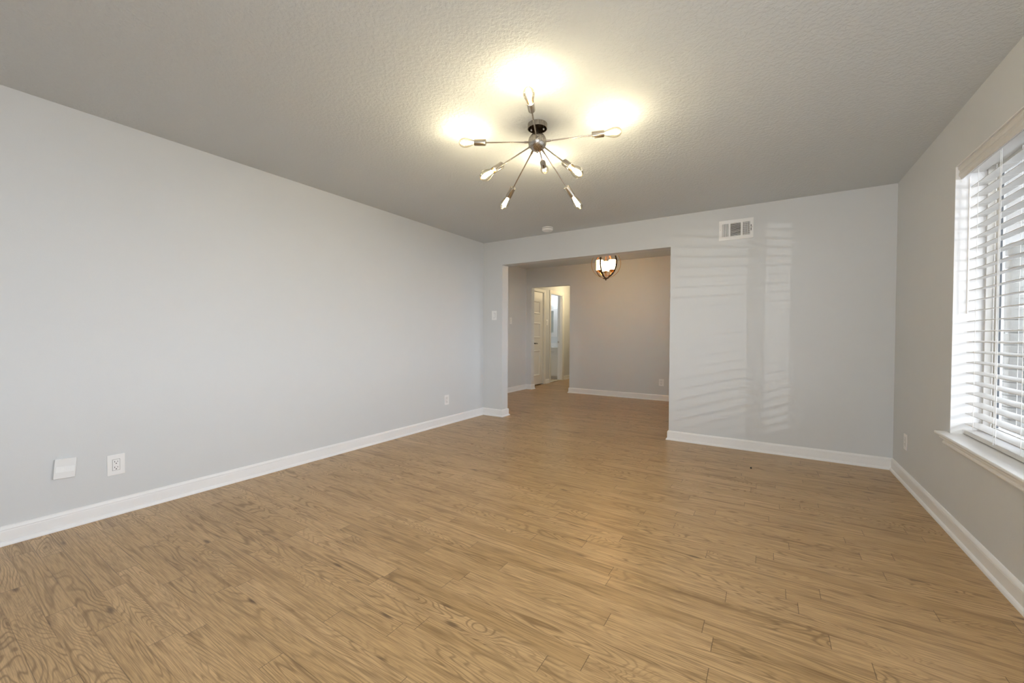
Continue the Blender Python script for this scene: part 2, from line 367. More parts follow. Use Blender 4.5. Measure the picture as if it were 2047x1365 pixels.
# ------------------------------------------------------------ baseboards
PROF = [(0, 0), (0.026, 0), (0.026, 0.006), (0.023, 0.014), (0.018, 0.019), (0.0135, 0.021), (0.0135, 0.074), (0.0125, 0.079), (0.0145, 0.083), (0.0125, 0.089), (0.010, 0.094), (0.006, 0.099), (0, 0.101)]
def baseboard(name, path, label, cap0=None, cap1=None):
    """path of floor points, the room lies to the left of the walking direction"""
    P = [Vector((x, y)) for x, y in path]; b = MB(); dirs = [(q-p).normalized() for p, q in zip(P, P[1:])]
    nrm = [Vector((-d.y, d.x)) for d in dirs]
    rings = []
    for i, p in enumerate(P):
        if i == 0: o = nrm[0]
        elif i == len(P)-1: o = nrm[-1]
        else:
            a, c = nrm[i-1], nrm[i]; o = (a+c); o = o/(o.dot(a))
        if i == 0 and cap0: o = o + dirs[0]*cap0
        if i == len(P)-1 and cap1: o = o + dirs[-1]*cap1
        rings.append([Vector((p.x+o.x*d, p.y+o.y*d, z)) for d, z in PROF])
    b.sweep(rings)
    return struct(b, name, M['trim'], label, 'baseboard')
e = 0.0
baseboard('baseboard_right', [(XR, YR), (XR, YB)], 'white baseboard under the window along the right wall', None, -1)
baseboard('baseboard_back', [(XR, YB), (OX1, YB), (OX1, YB2), (DXR, YB2)], 'white baseboard along the back wall right of the opening', 1, -1)
baseboard('baseboard_left', [(DXL, YB2), (OX0, YB2), (OX0, YB), (XL, YB), (XL, YR)], 'white baseboard along the left wall wrapping the opening corner', 1, None)
baseboard('baseboard_dining_left', [(HXL, CY0-0.07), (HXL, DY2), (HX0, DY2), (HX0, DY), (DXL, DY), (DXL, YB2)], 'white baseboard at the left wall of the dining room', None, -1)
baseboard('baseboard_dining_back', [(DXR, DY), (HX1, DY), (HX1, 12.0)], 'white baseboard below the outlet on the far dining wall', 1, None)
baseboard('baseboard_hall', [(HXL, BY0-0.075), (HXL, CY1+0.095)], 'short white baseboard between closet door and bathroom doorway')
baseboard('baseboard_hall_far', [(HXL, 12.0), (HXL, BY1+0.085)], 'baseboard in the hallway past the bathroom doorway')

# ------------------------------------------------------------ window 1
def blind_unit():
    pass
def window(name, x_in, y0, y1, z0, z1, mull, label):
    """frame set in the right wall; room side is -x"""
    w = thing(name, (x_in+0.13, (y0+y1)/2, z0), label, 'window', structure=True)
    xa, xb, xc = x_in+0.125, x_in+0.16, x_in+0.188
    b = MB()
    spans = []
    ys = [y0]+[v for mm in mull for v in mm]+[y1]
    for i in range(0, len(ys), 2): spans.append((ys[i], ys[i+1]))
    # outer frame, deep step
    b.box(xa, xb, y0, y1, z1-0.03, z1); b.box(xa, xb, y0, y1, z0, z0+0.03)
    b.box(xa, xb, y0, y0+0.022, z0+0.03, z1-0.03); b.box(xa, xb, y1-0.022, y1, z0+0.03, z1-0.03)
    for a, c in mull: b.box(xa, xc, a, c, z0+0.03, z1-0.03)
    b.build('frame', M['vinyl'], w)
    zm = (z0+z1)/2
    for a, c in spans:
        s = MB(); t = 0.045
        s.box(xb, xc, a, c, z1-0.055, z1); s.box(xb, xc, a, c, z0, z0+0.06); s.box(xb, xc, a, a+t, z0+0.06, z1-0.055); s.box(xb, xc, c-t, c, z0+0.06, z1-0.055)
        so = s.build('sash', M['vinyl'], w)
        g = MB().box(xc-0.012, xc-0.008, a+t, c-t, z0+0.06, z1-0.055)
        g.build('pane', M['glass'], so)
        g = MB(); q = 0.006
        for (ya, yb, za, zb) in ((a+t, a+t+q, z0+0.06, z1-0.055), (c-t-q, c-t, z0+0.06, z1-0.055)):
            g.box(xc-0.020, xc-0.0125, ya, yb, za, zb)
        g.build('glazing_seal', M['dark_seal'], so)
    # white lined reveal
    b = MB(); r = 0.004
    b.box(x_in, xa, y1-r, y1, z0, z1-r); b.box(x_in, xa, y0, y0+r, z0, z1-r); b.box(x_in, xa, y0, y1, z1-r, z1)
    b.build('reveal_lining', M['trim'], w)
    return w
w1 = window('window_1', XR, WY0, WY1, WZ0, WZ1, [(2.812, 2.824)], 'window behind white blinds in the right wall')

w2 = thing('window_added_rear', (0.35, YR-0.15, RZ0), 'unseen glazed opening added behind the camera for extra daylight', 'window', structure=True)  # added light source, not a known door of the room
b = MB(); f = 0.05
for xa, xb in ((RX0, (RX0+RX1)/2), ((RX0+RX1)/2, RX1)):
    b.box(xa, xb, YR-0.17, YR-0.13, RZ0, RZ0+f).box(xa, xb, YR-0.17, YR-0.13, RZ1-f, RZ1).box(xa, xa+f, YR-0.17, YR-0.13, RZ0+f, RZ1-f).box(xb-f, xb, YR-0.17, YR-0.13, RZ0+f, RZ1-f)
b.build('frame', M['vinyl'], w2)
MB().box(RX0+f, RX1-f, YR-0.152, YR-0.148, RZ0+f, RZ1-f).build('pane', M['glass'], w2)

w3 = thing('window_added_dining', (DXR+0.08, (DW0+DW1)/2, DWZ0), 'small unseen window added in the right wall of the dining room', 'window', structure=True)  # added in place of a fill light, not a known window
b = MB(); xa, xb = DXR+0.06, DXR+0.10; f = 0.04
b.box(xa, xb, DW0, DW1, DWZ0, DWZ0+f).box(xa, xb, DW0, DW1, DWZ1-f, DWZ1).box(xa, xb, DW0, DW0+f, DWZ0+f, DWZ1-f).box(xa, xb, DW1-f, DW1, DWZ0+f, DWZ1-f)
b.build('frame', M['vinyl'], w3)
MB().box(xa+0.018, xa+0.022, DW0+f, DW1-f, DWZ0+f, DWZ1-f).build('pane', M['glass'], w3)

def sill(name, y0, y1, label):
    """stool with moulded apron"""
    s = thing(name, (XR, (y0+y1)/2, WZ0-0.08), label, 'window sill', structure=True)
    zt = WZ0; xn = XR-0.052
    b = MB(); b.box(XR-0.001, XR+0.125, y0+0.0005, y1-0.0005, zt-0.028, zt)
    prof = [(0, 0), (0.050, 0), (0.053, -0.003), (0.054, -0.009), (0.052, -0.015), (0.047, -0.020), (0, -0.024)]
    b.sweep([[Vector((XR-d, y, zt+z)) for d, z in prof] for y in (y0-0.05, y1+0.052)])
    b.build('stool', M['trim'], s)
    pr = [(0, -0.024), (0.040, -0.024), (0.040, -0.031), (0.033, -0.034), (0.026, -0.042), (0.021, -0.052), (0.026, -0.055), (0.027, -0.062), (0.023, -0.070), (0.014, -0.076), (0.006, -0.080), (0, -0.081)]
    b = MB(); b.sweep([[Vector((XR-d, y, zt+z)) for d, z in pr] for y in (y0-0.018, y1+0.018)])
    b.build('apron', M['trim'], s)
sill('trim_1', WY0, WY1, 'white moulded window sill under the blinds')

# ------------------------------------------------------------ blinds
def blinds(y0, y1, label, ladders, wand_y):
    bl = thing('window_blind', (XR+0.06, (y0+y1)/2, WZ1-0.004), label, 'blind')
    zt = WZ1-0.006; ya, yb = y0+0.012, y1-0.012
    xs0, xs1 = XR+0.057, XR+0.120
    # moulded valance with a return at its end
    vp = [(0.008, 0.0), (0.008, -0.012), (0.013, -0.018), (0.016, -0.026), (0.012, -0.036), (0.012, -0.050), (0.018, -0.058), (0.021, -0.066), (0.021, -0.072), (0.027, -0.072), (0.027, 0.0)]
    MB().sweep([[Vector((XR+d, y, zt+z)) for d, z in vp] for y in (ya-0.006, yb+0.006)]).build('valance', M['blind'], bl)
    MB().box(XR+0.058, XR+0.115, ya, yb, zt-0.045, zt-0.001).build('head_rail', M['blind'], bl)
    # slats
    zs = []; z = 1.173+0.0592*14
    b = MB()
    pitch = 0.0592
    while z > WZ0+0.055:
        if z < zt-0.07:
            zs.append(z)
            tilt = 0.0035
            # gently crowned slat section
            sec = [(xs0, -0.0012+tilt*-1), (xs0+0.016, 0.0006-tilt*0.5), (xs0+0.032, 0.0012), (xs0+0.048, 0.0006+tilt*0.5), (xs1, -0.0012+tilt)]
            ring = [Vector((x, 0, z+dz+0.0014)) for x, dz in sec]+[Vector((x, 0, z+dz-0.0014)) for x, dz in reversed(sec)]
            b.sweep([[Vector((p.x, y, p.z)) for p in ring] for y in (ya, yb)])
        z -= pitch
    b.build('slats', M['blind'], bl)
    zr = WZ0+0.006
    MB().box(xs0-0.004, xs1, ya-0.004, yb+0.004, zr, zr+0.024, 0.003).build('bottom_rail', M['blind'], bl)
    MB().box(xs0-0.006, xs0+0.05, yb+0.0041, yb+0.0065, zr-0.0005, zr+0.0245, 0.0008).build('rail_end_cap', M['plastic'], bl)
    for k, ly in enumerate(ladders):
        b = MB()
        for dx in (xs0-0.0022, xs1+0.0022): b.tube([(dx, ly, zr+0.024), (dx+0.0006*math.sin(k), ly+0.001, (zr+zt)/2), (dx, ly, zt-0.05)], 0.0011, 6)
        for zz in zs: b.tube([(xs0-0.0022, ly, zz-0.0085), (xs1+0.0022, ly, zz-0.002)], 0.0006, 5)
        b.build('ladder_cord', M['cord'], bl)
    # lift cord pair with a knot at the rail
    b = MB(); ly = ladders[1]
    b.tube([(xs0-0.007, ly-0.012, zr+0.020), (xs0-0.0075, ly-0.006, 1.2), (xs0-0.006, ly+0.004, zt-0.06)], 0.0011, 6)
    b.tube([(xs0-0.010, ly+0.002, zr+0.020), (xs0-0.0095, ly+0.001, 1.2), (xs0-0.006, ly+0.004, zt-0.06)], 0.0011, 6)
    b.tube([(xs0-0.008, ly-0.016, zr+0.024), (xs0-0.012, ly-0.006, zr+0.018), (xs0-0.008, ly+0.006, zr+0.024), (xs0-0.012, ly+0.012, zr+0.014)], 0.0016, 6)
    b.build('lift_cord', M['cord'], bl)
    # wand
    b = MB(); xw = XR+0.045
    b.rod((xw, wand_y, 1.272), (xw, wand_y+0.002, zt-0.084), 0.0046, seg=10); b.rod((xw, wand_y+0.002, zt-0.084), (xw+0.003, wand_y+0.002, zt-0.066), 0.0018, seg=8)
    b.build('tilt_wand', M['plastic'], bl, smooth=True)
    return bl
blinds(WY0, WY1, 'white horizontal slat blind with tilt wand hanging in the window above the sill', (3.272, 3.007, 2.77, 2.2, 1.62, 1.02), 3.35)

# ------------------------------------------------------------ closet door, bathroom doorway
def casing(name, y0, y1, ztop, label, wd=0.07, near=True):
    b = MB(); x = HXL
    pf = [(0, 0), (wd, 0), (wd, 0.016), (wd-0.012, 0.018), (0.02, 0.013), (0.006, 0.011), (0, 0.009)]   # across, out
    def up(ys, sgn):
        # leg standing on the floor; mitred head added separately
        r0 = [Vector((x+o, ys+sgn*a, 0.0)) for a, o in pf]; r1 = [Vector((x+o, ys+sgn*a, ztop+a)) for a, o in pf]
        b.sweep([r0, r1])
    up(y0, -1); up(y1, 1)
    b.sweep([[Vector((x+o, y0-a, ztop+a)) for a, o in pf], [Vector((x+o, y1+a, ztop+a)) for a, o in pf]])
    return struct(b, name, M['door'], label, 'door casing')
casing('trim_3', CY0, CY1+0.02, CZ, 'white casing around the closet door in the hallway')
casing('trim_4', BY0, BY1, BZ-0.0, 'white casing around the bathroom doorway')
b = MB(); b.box(HXL-0.12, HXL, BY0, BY0+0.012, 0, BZ).box(HXL-0.12, HXL, BY1-0.012, BY1, 0, BZ).box(HXL-0.12, HXL, BY0+0.012, BY1-0.012, BZ-0.012, BZ)
b.box(HXL-0.07, HXL-0.035, BY1-0.024, BY1-0.012, 0, BZ-0.012).box(HXL-0.07, HXL-0.035, BY0+0.012, BY0+0.024, 0, BZ-0.012)
j = thing('trim_5', (HXL-0.06, BY1, 0), 'white jamb of the bathroom doorway with a metal strike', 'door jamb', structure=True)
b.build('jamb', M['trim'], j)
MB().box(HXL-0.116, HXL-0.085, BY1-0.030, BY1-0.0125, 0.945, 0.985, 0.002).build('strike', M['nickel'], j)

d = thing('door_1', (HXL, CY1, 0), 'white closet door with three raised moulding frames in the hallway', 'door', structure=True)
xf = HXL-0.012
MB().box(xf-0.035, xf, CY0+0.003, CY1-0.003, 0.022, CZ-0.004).build('slab', M['door'], d)
MB().box(HXL-0.10, HXL+0.004, CY1-0.002, CY1+0.018, 0, CZ+0.0).build('jamb', M['door'], d)
def ring_mould(ya, yb, za, zb):
    b = MB(); w = 0.035
    pr = [(0, 0), (0.006, 0.010), (0.016, 0.016), (0.026, 0.012), (w, 0.004), (w, 0)]
    loops = []
    for a, o in pr: loops.append([Vector((xf+o, ya+a, za+a)), Vector((xf+o, yb-a, za+a)), Vector((xf+o, yb-a, zb-a)), Vector((xf+o, ya+a, zb-a))])
    V = [[b.bm.verts.new(p) for p in lp] for lp in loops]
    for A, B in zip(V, V[1:]):
        for k in range(4): b.bm.faces.new((A[k], A[(k+1) % 4], B[(k+1) % 4], B[k]))
    return b
for za, zb in ((1.62, 1.915), (1.075, 1.425), (0.215, 0.80)):
    ring_mould(CY0+0.14, CY1-0.15, za, zb).build('panel_moulding', M['door'], d)
h = MB(); yh = CY0+0.33
h = MB(); hy = 7.905
h.rod((xf, hy, 0.955), (xf+0.045, hy, 0.955), 0.011); h.tube([(xf+0.045, hy-0.01, 0.955), (xf+0.05, hy+0.05, 0.957), (xf+0.045, hy+0.09, 0.950)], 0.009)
h.build('lever_handle', M['handle'], d, smooth=True)
for z in (1.80, 1.03, 0.30):
    MB().rod((xf+0.008, CY1-0.004, z-0.045), (xf+0.008, CY1-0.004, z+0.045), 0.006).build('hinge', M['door'], d, smooth=True)

# ------------------------------------------------------------ wall plates
def frame_of(kind):
    """(u, v, n) axes for a wall: u along the wall, v up, n into the room"""
    return {'left': (Vector((0, 1, 0)), Vector((1, 0, 0))), 'right': (Vector((0, -1, 0)), Vector((-1, 0, 0))), 'back': (Vector((1, 0, 0)), Vector((0, -1, 0)))}[kind]
class WB(MB):
    """boxes laid on a wall: u, v (height), n (out)"""
    def __init__(s, side, at): super().__init__(); s.u, s.n = frame_of(side); s.at = Vector(at)
    def P(s, u, v, n): return s.at + s.u*u + Vector((0, 0, v)) + s.n*n
    def b(s, u0, u1, v0, v1, n0, n1, bev=0):
        p, q = s.P(u0, v0, n0), s.P(u1, v1, n1)
        lo = [min(a, c) for a, c in zip(p, q)]; hi = [max(a, c) for a, c in zip(p, q)]
        return s.box(lo[0], hi[0], lo[1], hi[1], lo[2], hi[2], bev)
    def c(s, u, v, n0, n1, r, seg=12): return s.rod(s.P(u, v, n0), s.P(u, v, n1), r, seg=seg)
def outlet(side, at, w, h, label, face=(0.033, 0.067)):
    o = thing('wall_outlet', at, label, 'outlet')
    WB(side, at).b(-w/2, w/2, -h/2, h/2, 0.0005, 0.006, 0.0022).build('cover_plate', M['plastic'], o)
    fw, fh = face
    g = WB(side, at); g.b(-fw/2-0.0012, fw/2+0.0012, -fh/2-0.0012, fh/2+0.0012, 0.0055, 0.0063); g.build('seam', M['slot'], o)
    r = WB(side, at).b(-fw/2, fw/2, -fh/2, fh/2, 0.006, 0.0078, 0.0006).build('receptacle', M['plastic'], o)
    g = WB(side, at)
    for cv in (fh*0.26, -fh*0.26):
        g.b(-0.0085, -0.0058, cv-0.001, cv+0.0075, 0.0076, 0.0081); g.b(0.0055, 0.0078, cv-0.0005, cv+0.0065, 0.0076, 0.0081)
        g.c(0, cv-0.008, 0.0076, 0.0081, 0.0031)
    g.build('slots', M['slot'], r)
    for cv in (h/2-0.017, -h/2+0.017):
        WB(side, at).c(0, cv, 0.005, 0.0066, 0.0028).build('screw', M['trim'], o, smooth=True)
    return o
def switch(side, at, w, h, label):
    o = thing('light_switch', at, label, 'light switch')
    WB(side, at).b(-w/2, w/2, -h/2, h/2, 0.0005, 0.006, 0.0022).build('cover_plate', M['plastic'], o)
    WB(side, at).b(-0.0178, 0.0178, -0.0345, 0.0345, 0.0055, 0.0063).build('seam', M['slot'], o)
    g = WB(side, at); q = [(-0.0165, -0.033), (0.0165, -0.033)]
    ring = lambda v, n: [g.P(-0.0165, v, 0.006), g.P(0.0165, v, 0.006), g.P(0.0165, v, n), g.P(-0.0165, v, n)]
    g.sweep([ring(-0.033, 0.0075), ring(0.0, 0.0088), ring(0.033, 0.0115)])
    g.build('rocker', M['plastic'], o)
    return o
outlet('left', (XL, 0.801, 0.3125), 0.082, 0.127, 'white duplex outlet low on the left wall next to the blank cover plate')
outlet('left', (XL, 3.881, 0.311), 0.078, 0.124, 'small white outlet on the left wall near the opening corner')
outlet('back', (-1.567, DY, 0.317), 0.085, 0.122, 'white outlet on the far dining room wall under the chandelier')
outlet('right', (XR, 4.277, 0.322), 0.078, 0.122, 'white outlet on the right wall near the corner beside the window')
switch('back', (-3.238, YB, 1.411), 0.082, 0.128, 'white rocker switch on the back wall left of the opening')
switch('left', (DXL, 6.772, 1.424), 0.085, 0.128, 'white switch on the dining room left wall seen through the opening')
switch('left', (HXL, 8.51, 1.444), 0.085, 0.128, 'white switch in the hallway between closet door and bathroom doorway')
# blank cover plate with a pale band, leaning slightly off the wall
at = (XL, 0.583, 0.352)
o = thing('cover_plate', at, 'square white blank cover plate with a pale glossy band low on the left wall', 'cover plate')
g = WB('left', at)
g.b(-0.041, 0.041, -0.055, 0.055, 0.0005, 0.012, 0.003)
g.b(-0.044, 0.044, -0.057, 0.057, 0.012, 0.0165, 0.002); g.build('plate', M['plate_grey'], o)
g = WB('left', at); g.b(-0.038, 0.038, -0.022, 0.012, 0.0163, 0.0178, 0.0006); g.build('lens_band', M['plastic_pale'], o)
g = WB('left', at)
for k in range(4): g.b(-0.004+k*0.008, -0.002+k*0.008, -0.018, 0.008, 0.0176, 0.0184)
g.build('ribs', M['plastic'], o)
o.rotation_euler = (math.radians(-4), 0, 0)

# ------------------------------------------------------------ air vent
VX0, VX1, VZ0, VZ1 = -0.434, -0.130, 2.1125, 2.311
vw, vh = VX1-VX0, VZ1-VZ0
v = thing('air_vent', ((VX0+VX1)/2, YB, VZ0), 'white three-way air register high on the back wall right of the opening', 'vent')
at = (VX0, YB, VZ0)
WB('back', at).b(0.02, vw-0.02, 0.02, vh-0.02, 0.0004, 0.0012).build('dark_backing', M['slot'], v)  # thin near-black sheet, duct shade put into its colour
g = WB('back', at); n0, n1 = 0.0006, 0.0085
sx = [(0.098, 0.302), (0.340, 0.640), (0.690, 0.902)]; sv0, sv1 = 0.175*vh, 0.83*vh
g.b(0, vw, 0, sv0, n0, n1); g.b(0, vw, sv1, vh, n0, n1)
edges = [0]+[q*vw for s_ in sx for q in s_]+[vw]
for i in range(0, len(edges), 2): g.b(edges[i], edges[i+1], sv0, sv1, n0, n1)
g.build('face_plate', M['plastic'], v)
for k, (a, c) in enumerate(sx):
    a *= vw; c *= vw; g = WB('back', at)
    if k == 1:
        nb = 10
        for i in range(nb):
            z = sv0+(i+0.5)*(sv1-sv0)/nb
            g.sweep([[g.P(u, z-0.0035, 0.008), g.P(u, z-0.0025, 0.0085), g.P(u, z+0.004, 0.002), g.P(u, z+0.003, 0.0015)] for u in (a, c)])
    else:
        nb = 6 if k == 0 else 6
        for i in range(nb):
            u = a+(i+0.5)*(c-a)/nb; w_ = 0.0027 if k == 0 else 0.0022
            sg = -1 if k == 0 else 1
            g.sweep([[g.P(u-w_-sg*0.0, z, 0.0085), g.P(u+w_, z, 0.0085), g.P(u+w_+sg*-0.002, z, 0.003), g.P(u-w_+sg*-0.002, z, 0.003)] for z in (sv0, sv1)])
        if k == 2:
            for i in range(7):
                z = sv0+(i+0.5)*(sv1-sv0)/7; g.b(a, c, z-0.0012, z+0.0012, 0.0018, 0.0026)
    g.build('louvre_bank', M['plastic'], v)
g = WB('back', at); g.b(0.925*vw, 0.943*vw, 0.36*vh, 0.66*vh, 0.0084, 0.0090); g.build('lever_slot', M['slot'], v)
g = WB('back', at); g.b(0.925*vw, 0.965*vw, 0.50*vh, 0.54*vh, 0.0088, 0.016, 0.001); g.build('damper_lever', M['vinyl'], v)
for u, w_ in ((0.045, 0.55), (0.972, 0.55)):
    WB('back', at).c(u*vw, w_*vh, 0.008, 0.0098, 0.004).build('screw', M['vinyl'], v, smooth=True)

# ------------------------------------------------------------ smoke detector
s = thing('smoke_detector', (-2.268, 4.376, H), 'round white smoke detector on the ceiling in front of the back wall', 'smoke detector')
T = Matrix.Translation((-2.268, 4.376, H))
MB().lathe([(0.058, 0), (0.066, -0.001), (0.067, -0.010), (0.062, -0.012), (0.0, -0.012)], T, 40).build('base', M['plastic'], s, smooth=True)
MB().lathe([(0.059, -0.012), (0.059, -0.017), (0, -0.017)], T, 40).build('vent_gap', M['slot'], s)
MB().lathe([(0.0, -0.0165), (0.064, -0.0165), (0.066, -0.021), (0.064, -0.033), (0.056, -0.040), (0.030, -0.043), (0.0, -0.043)], T, 40).build('cover', M['plastic'], s, smooth=True)
MB().lathe([(0.010, -0.042), (0.010, -0.0445), (0, -0.0445)], Matrix.Translation((-2.245, 4.385, H)), 16).build('test_button', M['plastic_pale'], s, smooth=True)

# ------------------------------------------------------------ starburst ceiling light
HUB = Vector((-1.219, 2.208, 2.330))
sp = thing('starburst_ceiling_light', (HUB.x, HUB.y, H), 'brushed nickel starburst ceiling light with eight lit clear bulbs', 'ceiling light')
T = Matrix.Translation((HUB.x, HUB.y, H))
MB().lathe([(0.0, -0.004), (0.056, -0.004), (0.0575, -0.030), (0.060, -0.030), (0.060, -0.0005), (0.0, -0.0005)], T, 48, caps=False).build('canopy', M['nickel'], sp, smooth=True)
MB().lathe([(0.0, -0.006), (0.0545, -0.006), (0.0555, -0.028)], T, 48, caps=False).build('canopy_lining', M['canopy_in'], sp, smooth=True)
for sx_, sy_ in ((0.036, 0.012), (-0.034, -0.016)):
    MB().lathe([(0.0022, -0.006), (0.0022, -0.028), (0.006, -0.029), (0.0065, -0.036), (0.004, -0.040), (0, -0.041)], Matrix.Translation((HUB.x+sx_, HUB.y+sy_, H)), 14).build('cap_nut', M['nickel'], sp, smooth=True)
MB().rod((HUB.x, HUB.y, HUB.z+0.04), (HUB.x, HUB.y, H-0.006), 0.0045).build('stem', M['nickel'], sp, smooth=True)
RH = 0.057
hub = MB().lathe([(RH*math.sin(a), RH*math.cos(a)) for a in [math.pi*i/24 for i in range(25)]], Matrix.Translation(HUB), 48).build('hub', M['nickel'], sp, smooth=True)
MB().lathe([(0.006, -RH+0.001), (0.007, -RH-0.004), (0.005, -RH-0.008), (0, -RH-0.010)], Matrix.Translation(HUB), 16).build('finial', M['nickel'], sp, smooth=True)
TIPS = [(-1.040, 1.795, 2.352), (-0.800, 2.374, 2.349), (-1.392, 2.630, 2.349), (-1.637, 2.041, 2.363),
        (-1.219+0.367*0.918, 2.208-0.367*0.397, 2.020), (-1.219+0.330*0.397, 2.208+0.330*0.918, 2.024),
        (-1.219-0.373*0.918, 2.208+0.373*0.397, 2.041), (-1.219-0.353*0.397, 2.208-0.353*0.918, 2.054)]
def make_arm():
    I = Matrix()
    a = MB().lathe([(0.0042, 0.050), (0.0042, 0.340)], I, 12).lathe([(0.0066, 0.050), (0.0066, 0.080)], I, 14)
    arm = a.build('arm', M['nickel'], smooth=True)
    sk = MB().lathe([(0.0, 0.330), (0.0185, 0.330), (0.0195, 0.332), (0.0195, 0.403), (0.0180, 0.403), (0.0175, 0.350), (0.0, 0.350)], I, 32, caps=False).build('socket', M['nickel'], smooth=True)
    bs = MB().lathe([(0.0, 0.351), (0.0135, 0.351), (0.0135, 0.398), (0.012, 0.401), (0, 0.401)], I, 24).build('bulb_base', M['gold'], smooth=True)
    pr = [(0.0125, 0.398), (0.0135, 0.406), (0.0180, 0.420), (0.0245, 0.438), (0.0288, 0.456), (0.0298, 0.468), (0.0280, 0.482), (0.0215, 0.496), (0.012, 0.504), (0.004, 0.5065), (0, 0.507)]
    gl = MB().lathe(pr, I, 32, caps=False).build('bulb', M['bulb'], smooth=True)
    fb = MB()
    for k in range(4):
        an = k*math.pi/2+0.4
        fb.tube([(0.006*math.cos(an), 0.006*math.sin(an), 0.416), (0.0125*math.cos(an+0.5), 0.0125*math.sin(an+0.5), 0.478)], 0.0028, 6)
    fl = fb.build('filament', M['filament'])
    for c in (sk, bs, gl, fl): c.parent = arm
    return arm
proto = make_arm(); first = True
for k, tip in enumerate(TIPS):
    a = proto if k == 0 else proto.copy()
    if k: C.objects.link(a)
    if k:
        for ch in list(proto.children):
            c = ch.copy(); C.objects.link(c); c.parent = a
    a.parent = sp; dv = (Vector(tip)-HUB).normalized()
    a.location = HUB-Vector(sp.location); a.rotation_mode = 'QUATERNION'; a.rotation_quaternion = dv.to_track_quat('Z', 'Y')
    light('bulb_glow', 'POINT', HUB+dv*0.452, LP['bulbs'], (1.0, 0.87, 0.62), 0.012)

# ------------------------------------------------------------ orb chandelier in the dining room
OC = Vector((-2.137, 6.10, 2.252)); OR = 0.224
ch = thing('orb_chandelier', (OC.x, OC.y, DH), 'bronze orb chandelier with three glowing cylinder shades hanging in the dining room', 'chandelier')
MB().lathe([(0.0, -0.0005), (0.06, -0.0005), (0.062, -0.012), (0.045, -0.022), (0.0, -0.024)], Matrix.Translation((OC.x, OC.y, DH)), 32).build('canopy', M['bronze'], ch, smooth=True)
MB().rod((OC.x, OC.y, OC.z-OR+0.01), (OC.x, OC.y, DH-0.02), 0.006).build('stem', M['gold'], ch, smooth=True)
for an, mt in ((90, 'gold'), (44, 'bronze'), (-22, 'bronze')):
    # angle between the ring's plane and the line of sight from the doorway side
    base = math.atan2(OC.y, OC.x); th = base + math.radians(an)
    b = MB(); hv = Vector((math.cos(th), math.sin(th), 0)); nv = Vector((-math.sin(th), math.cos(th), 0)); n = 56
    inner, outer = OR-0.006, OR; wd = 0.0115
    secs = []
    for i in range(n):
        q = 2*math.pi*i/n; rad = hv*math.cos(q)+Vector((0, 0, 1))*math.sin(q)
        secs.append([OC+rad*inner-nv*wd, OC+rad*outer-nv*wd, OC+rad*outer+nv*wd, OC+rad*inner+nv*wd])
    V = [[b.bm.verts.new(p) for p in s_] for s_ in secs]
    for i in range(n):
        A, B = V[i], V[(i+1) % n]
        for k in range(4): b.bm.faces.new((A[k], A[(k+1) % 4], B[(k+1) % 4], B[k]))
    b.build('ring', M[mt], ch, smooth=True)
T = Matrix.Translation((OC.x, OC.y, OC.z-OR))
MB().lathe([(0.0, 0.012), (0.016, 0.012), (0.045, 0.004), (0.050, 0.0), (0.030, -0.008), (0.010, -0.016), (0.009, -0.024), (0.004, -0.034), (0, -0.037)], T, 28).build('finial', M['bronze'], ch, smooth=True)
MB().lathe([(0.0, 0.010), (0.03, 0.010), (0.034, 0.0), (0.02, -0.008), (0, -0.010)], Matrix.Translation((OC.x, OC.y, OC.z+OR)), 28).build('top_cap', M['bronze'], ch, smooth=True)
vd = math.atan2(OC.y, OC.x)
for k, an in enumerate((92, -88, 5)):
    th = vd+math.radians(an); rr = 0.094 if k < 2 else 0.085; c = OC+Vector((math.cos(th), math.sin(th), 0))*rr
    zb = 2.160 if k < 2 else 2.150
    b = MB(); b.tube([(OC.x, OC.y, 2.085), (OC.x+(c.x-OC.x)*0.3, OC.y+(c.y-OC.y)*0.3, 2.068), (OC.x+(c.x-OC.x)*0.75, OC.y+(c.y-OC.y)*0.75, 2.085), (c.x, c.y, 2.125)], 0.005, 8)
    b.lathe([(0.007, 2.120), (0.030, 2.140), (0.046, zb-0.002), (0, zb-0.002)], Matrix.Translation((c.x, c.y, 0)), 24)
    arm = b.build('arm', M['gold'], ch, smooth=True)
    MB().lathe([(0.0, zb), (0.052, zb), (0.052, zb+0.150), (0.049, zb+0.150), (0.049, zb+0.004), (0.0, zb+0.004)], Matrix.Translation((c.x, c.y, 0)), 32, caps=False).build('shade', M['shade'], arm, smooth=True)

# ------------------------------------------------------------ bathroom contents
vy = 9.385; VXR = HXL-0.135; VXL = -5.75
va = thing('vanity_cabinet', (-5.1, vy, 0.008), 'white bathroom vanity cabinet seen through the doorway', 'cabinet')
MB().box(VXL, VXR, vy+0.02, BYF-0.001, 0.085, 0.80).build('body', M['door'], va)
MB().box(VXL, VXR, vy+0.08, BYF-0.001, 0.0085, 0.085).build('toe_kick', M['vinyl'], va)
for i in range(3):
    xa = VXR-0.006-(i+1)*0.39; xb = xa+0.385
    dr = MB().box(xa, xb, vy, vy+0.02, 0.655, 0.775, 0.003).build('drawer', M['door'], va)
    hx = xb-0.185
    MB().tube([(hx, vy, 0.715), (hx, vy-0.022, 0.715), (hx+0.09, vy-0.022, 0.715), (hx+0.09, vy, 0.715)], 0.004).build('pull', M['nickel'], dr, smooth=True)
    bb = MB(); z0, z1 = 0.095, 0.640; t = 0.055
    bb.box(xa, xb, vy+0.008, vy+0.02, z0, z1); bb.box(xa, xb, vy, vy+0.008, z0, z0+t).box(xa, xb, vy, vy+0.008, z1-t, z1).box(xa, xa+t, vy, vy+0.008, z0+t, z1-t).box(xb-t, xb, vy, vy+0.008, z0+t, z1-t)
    bb.build('door', M['door'], va)
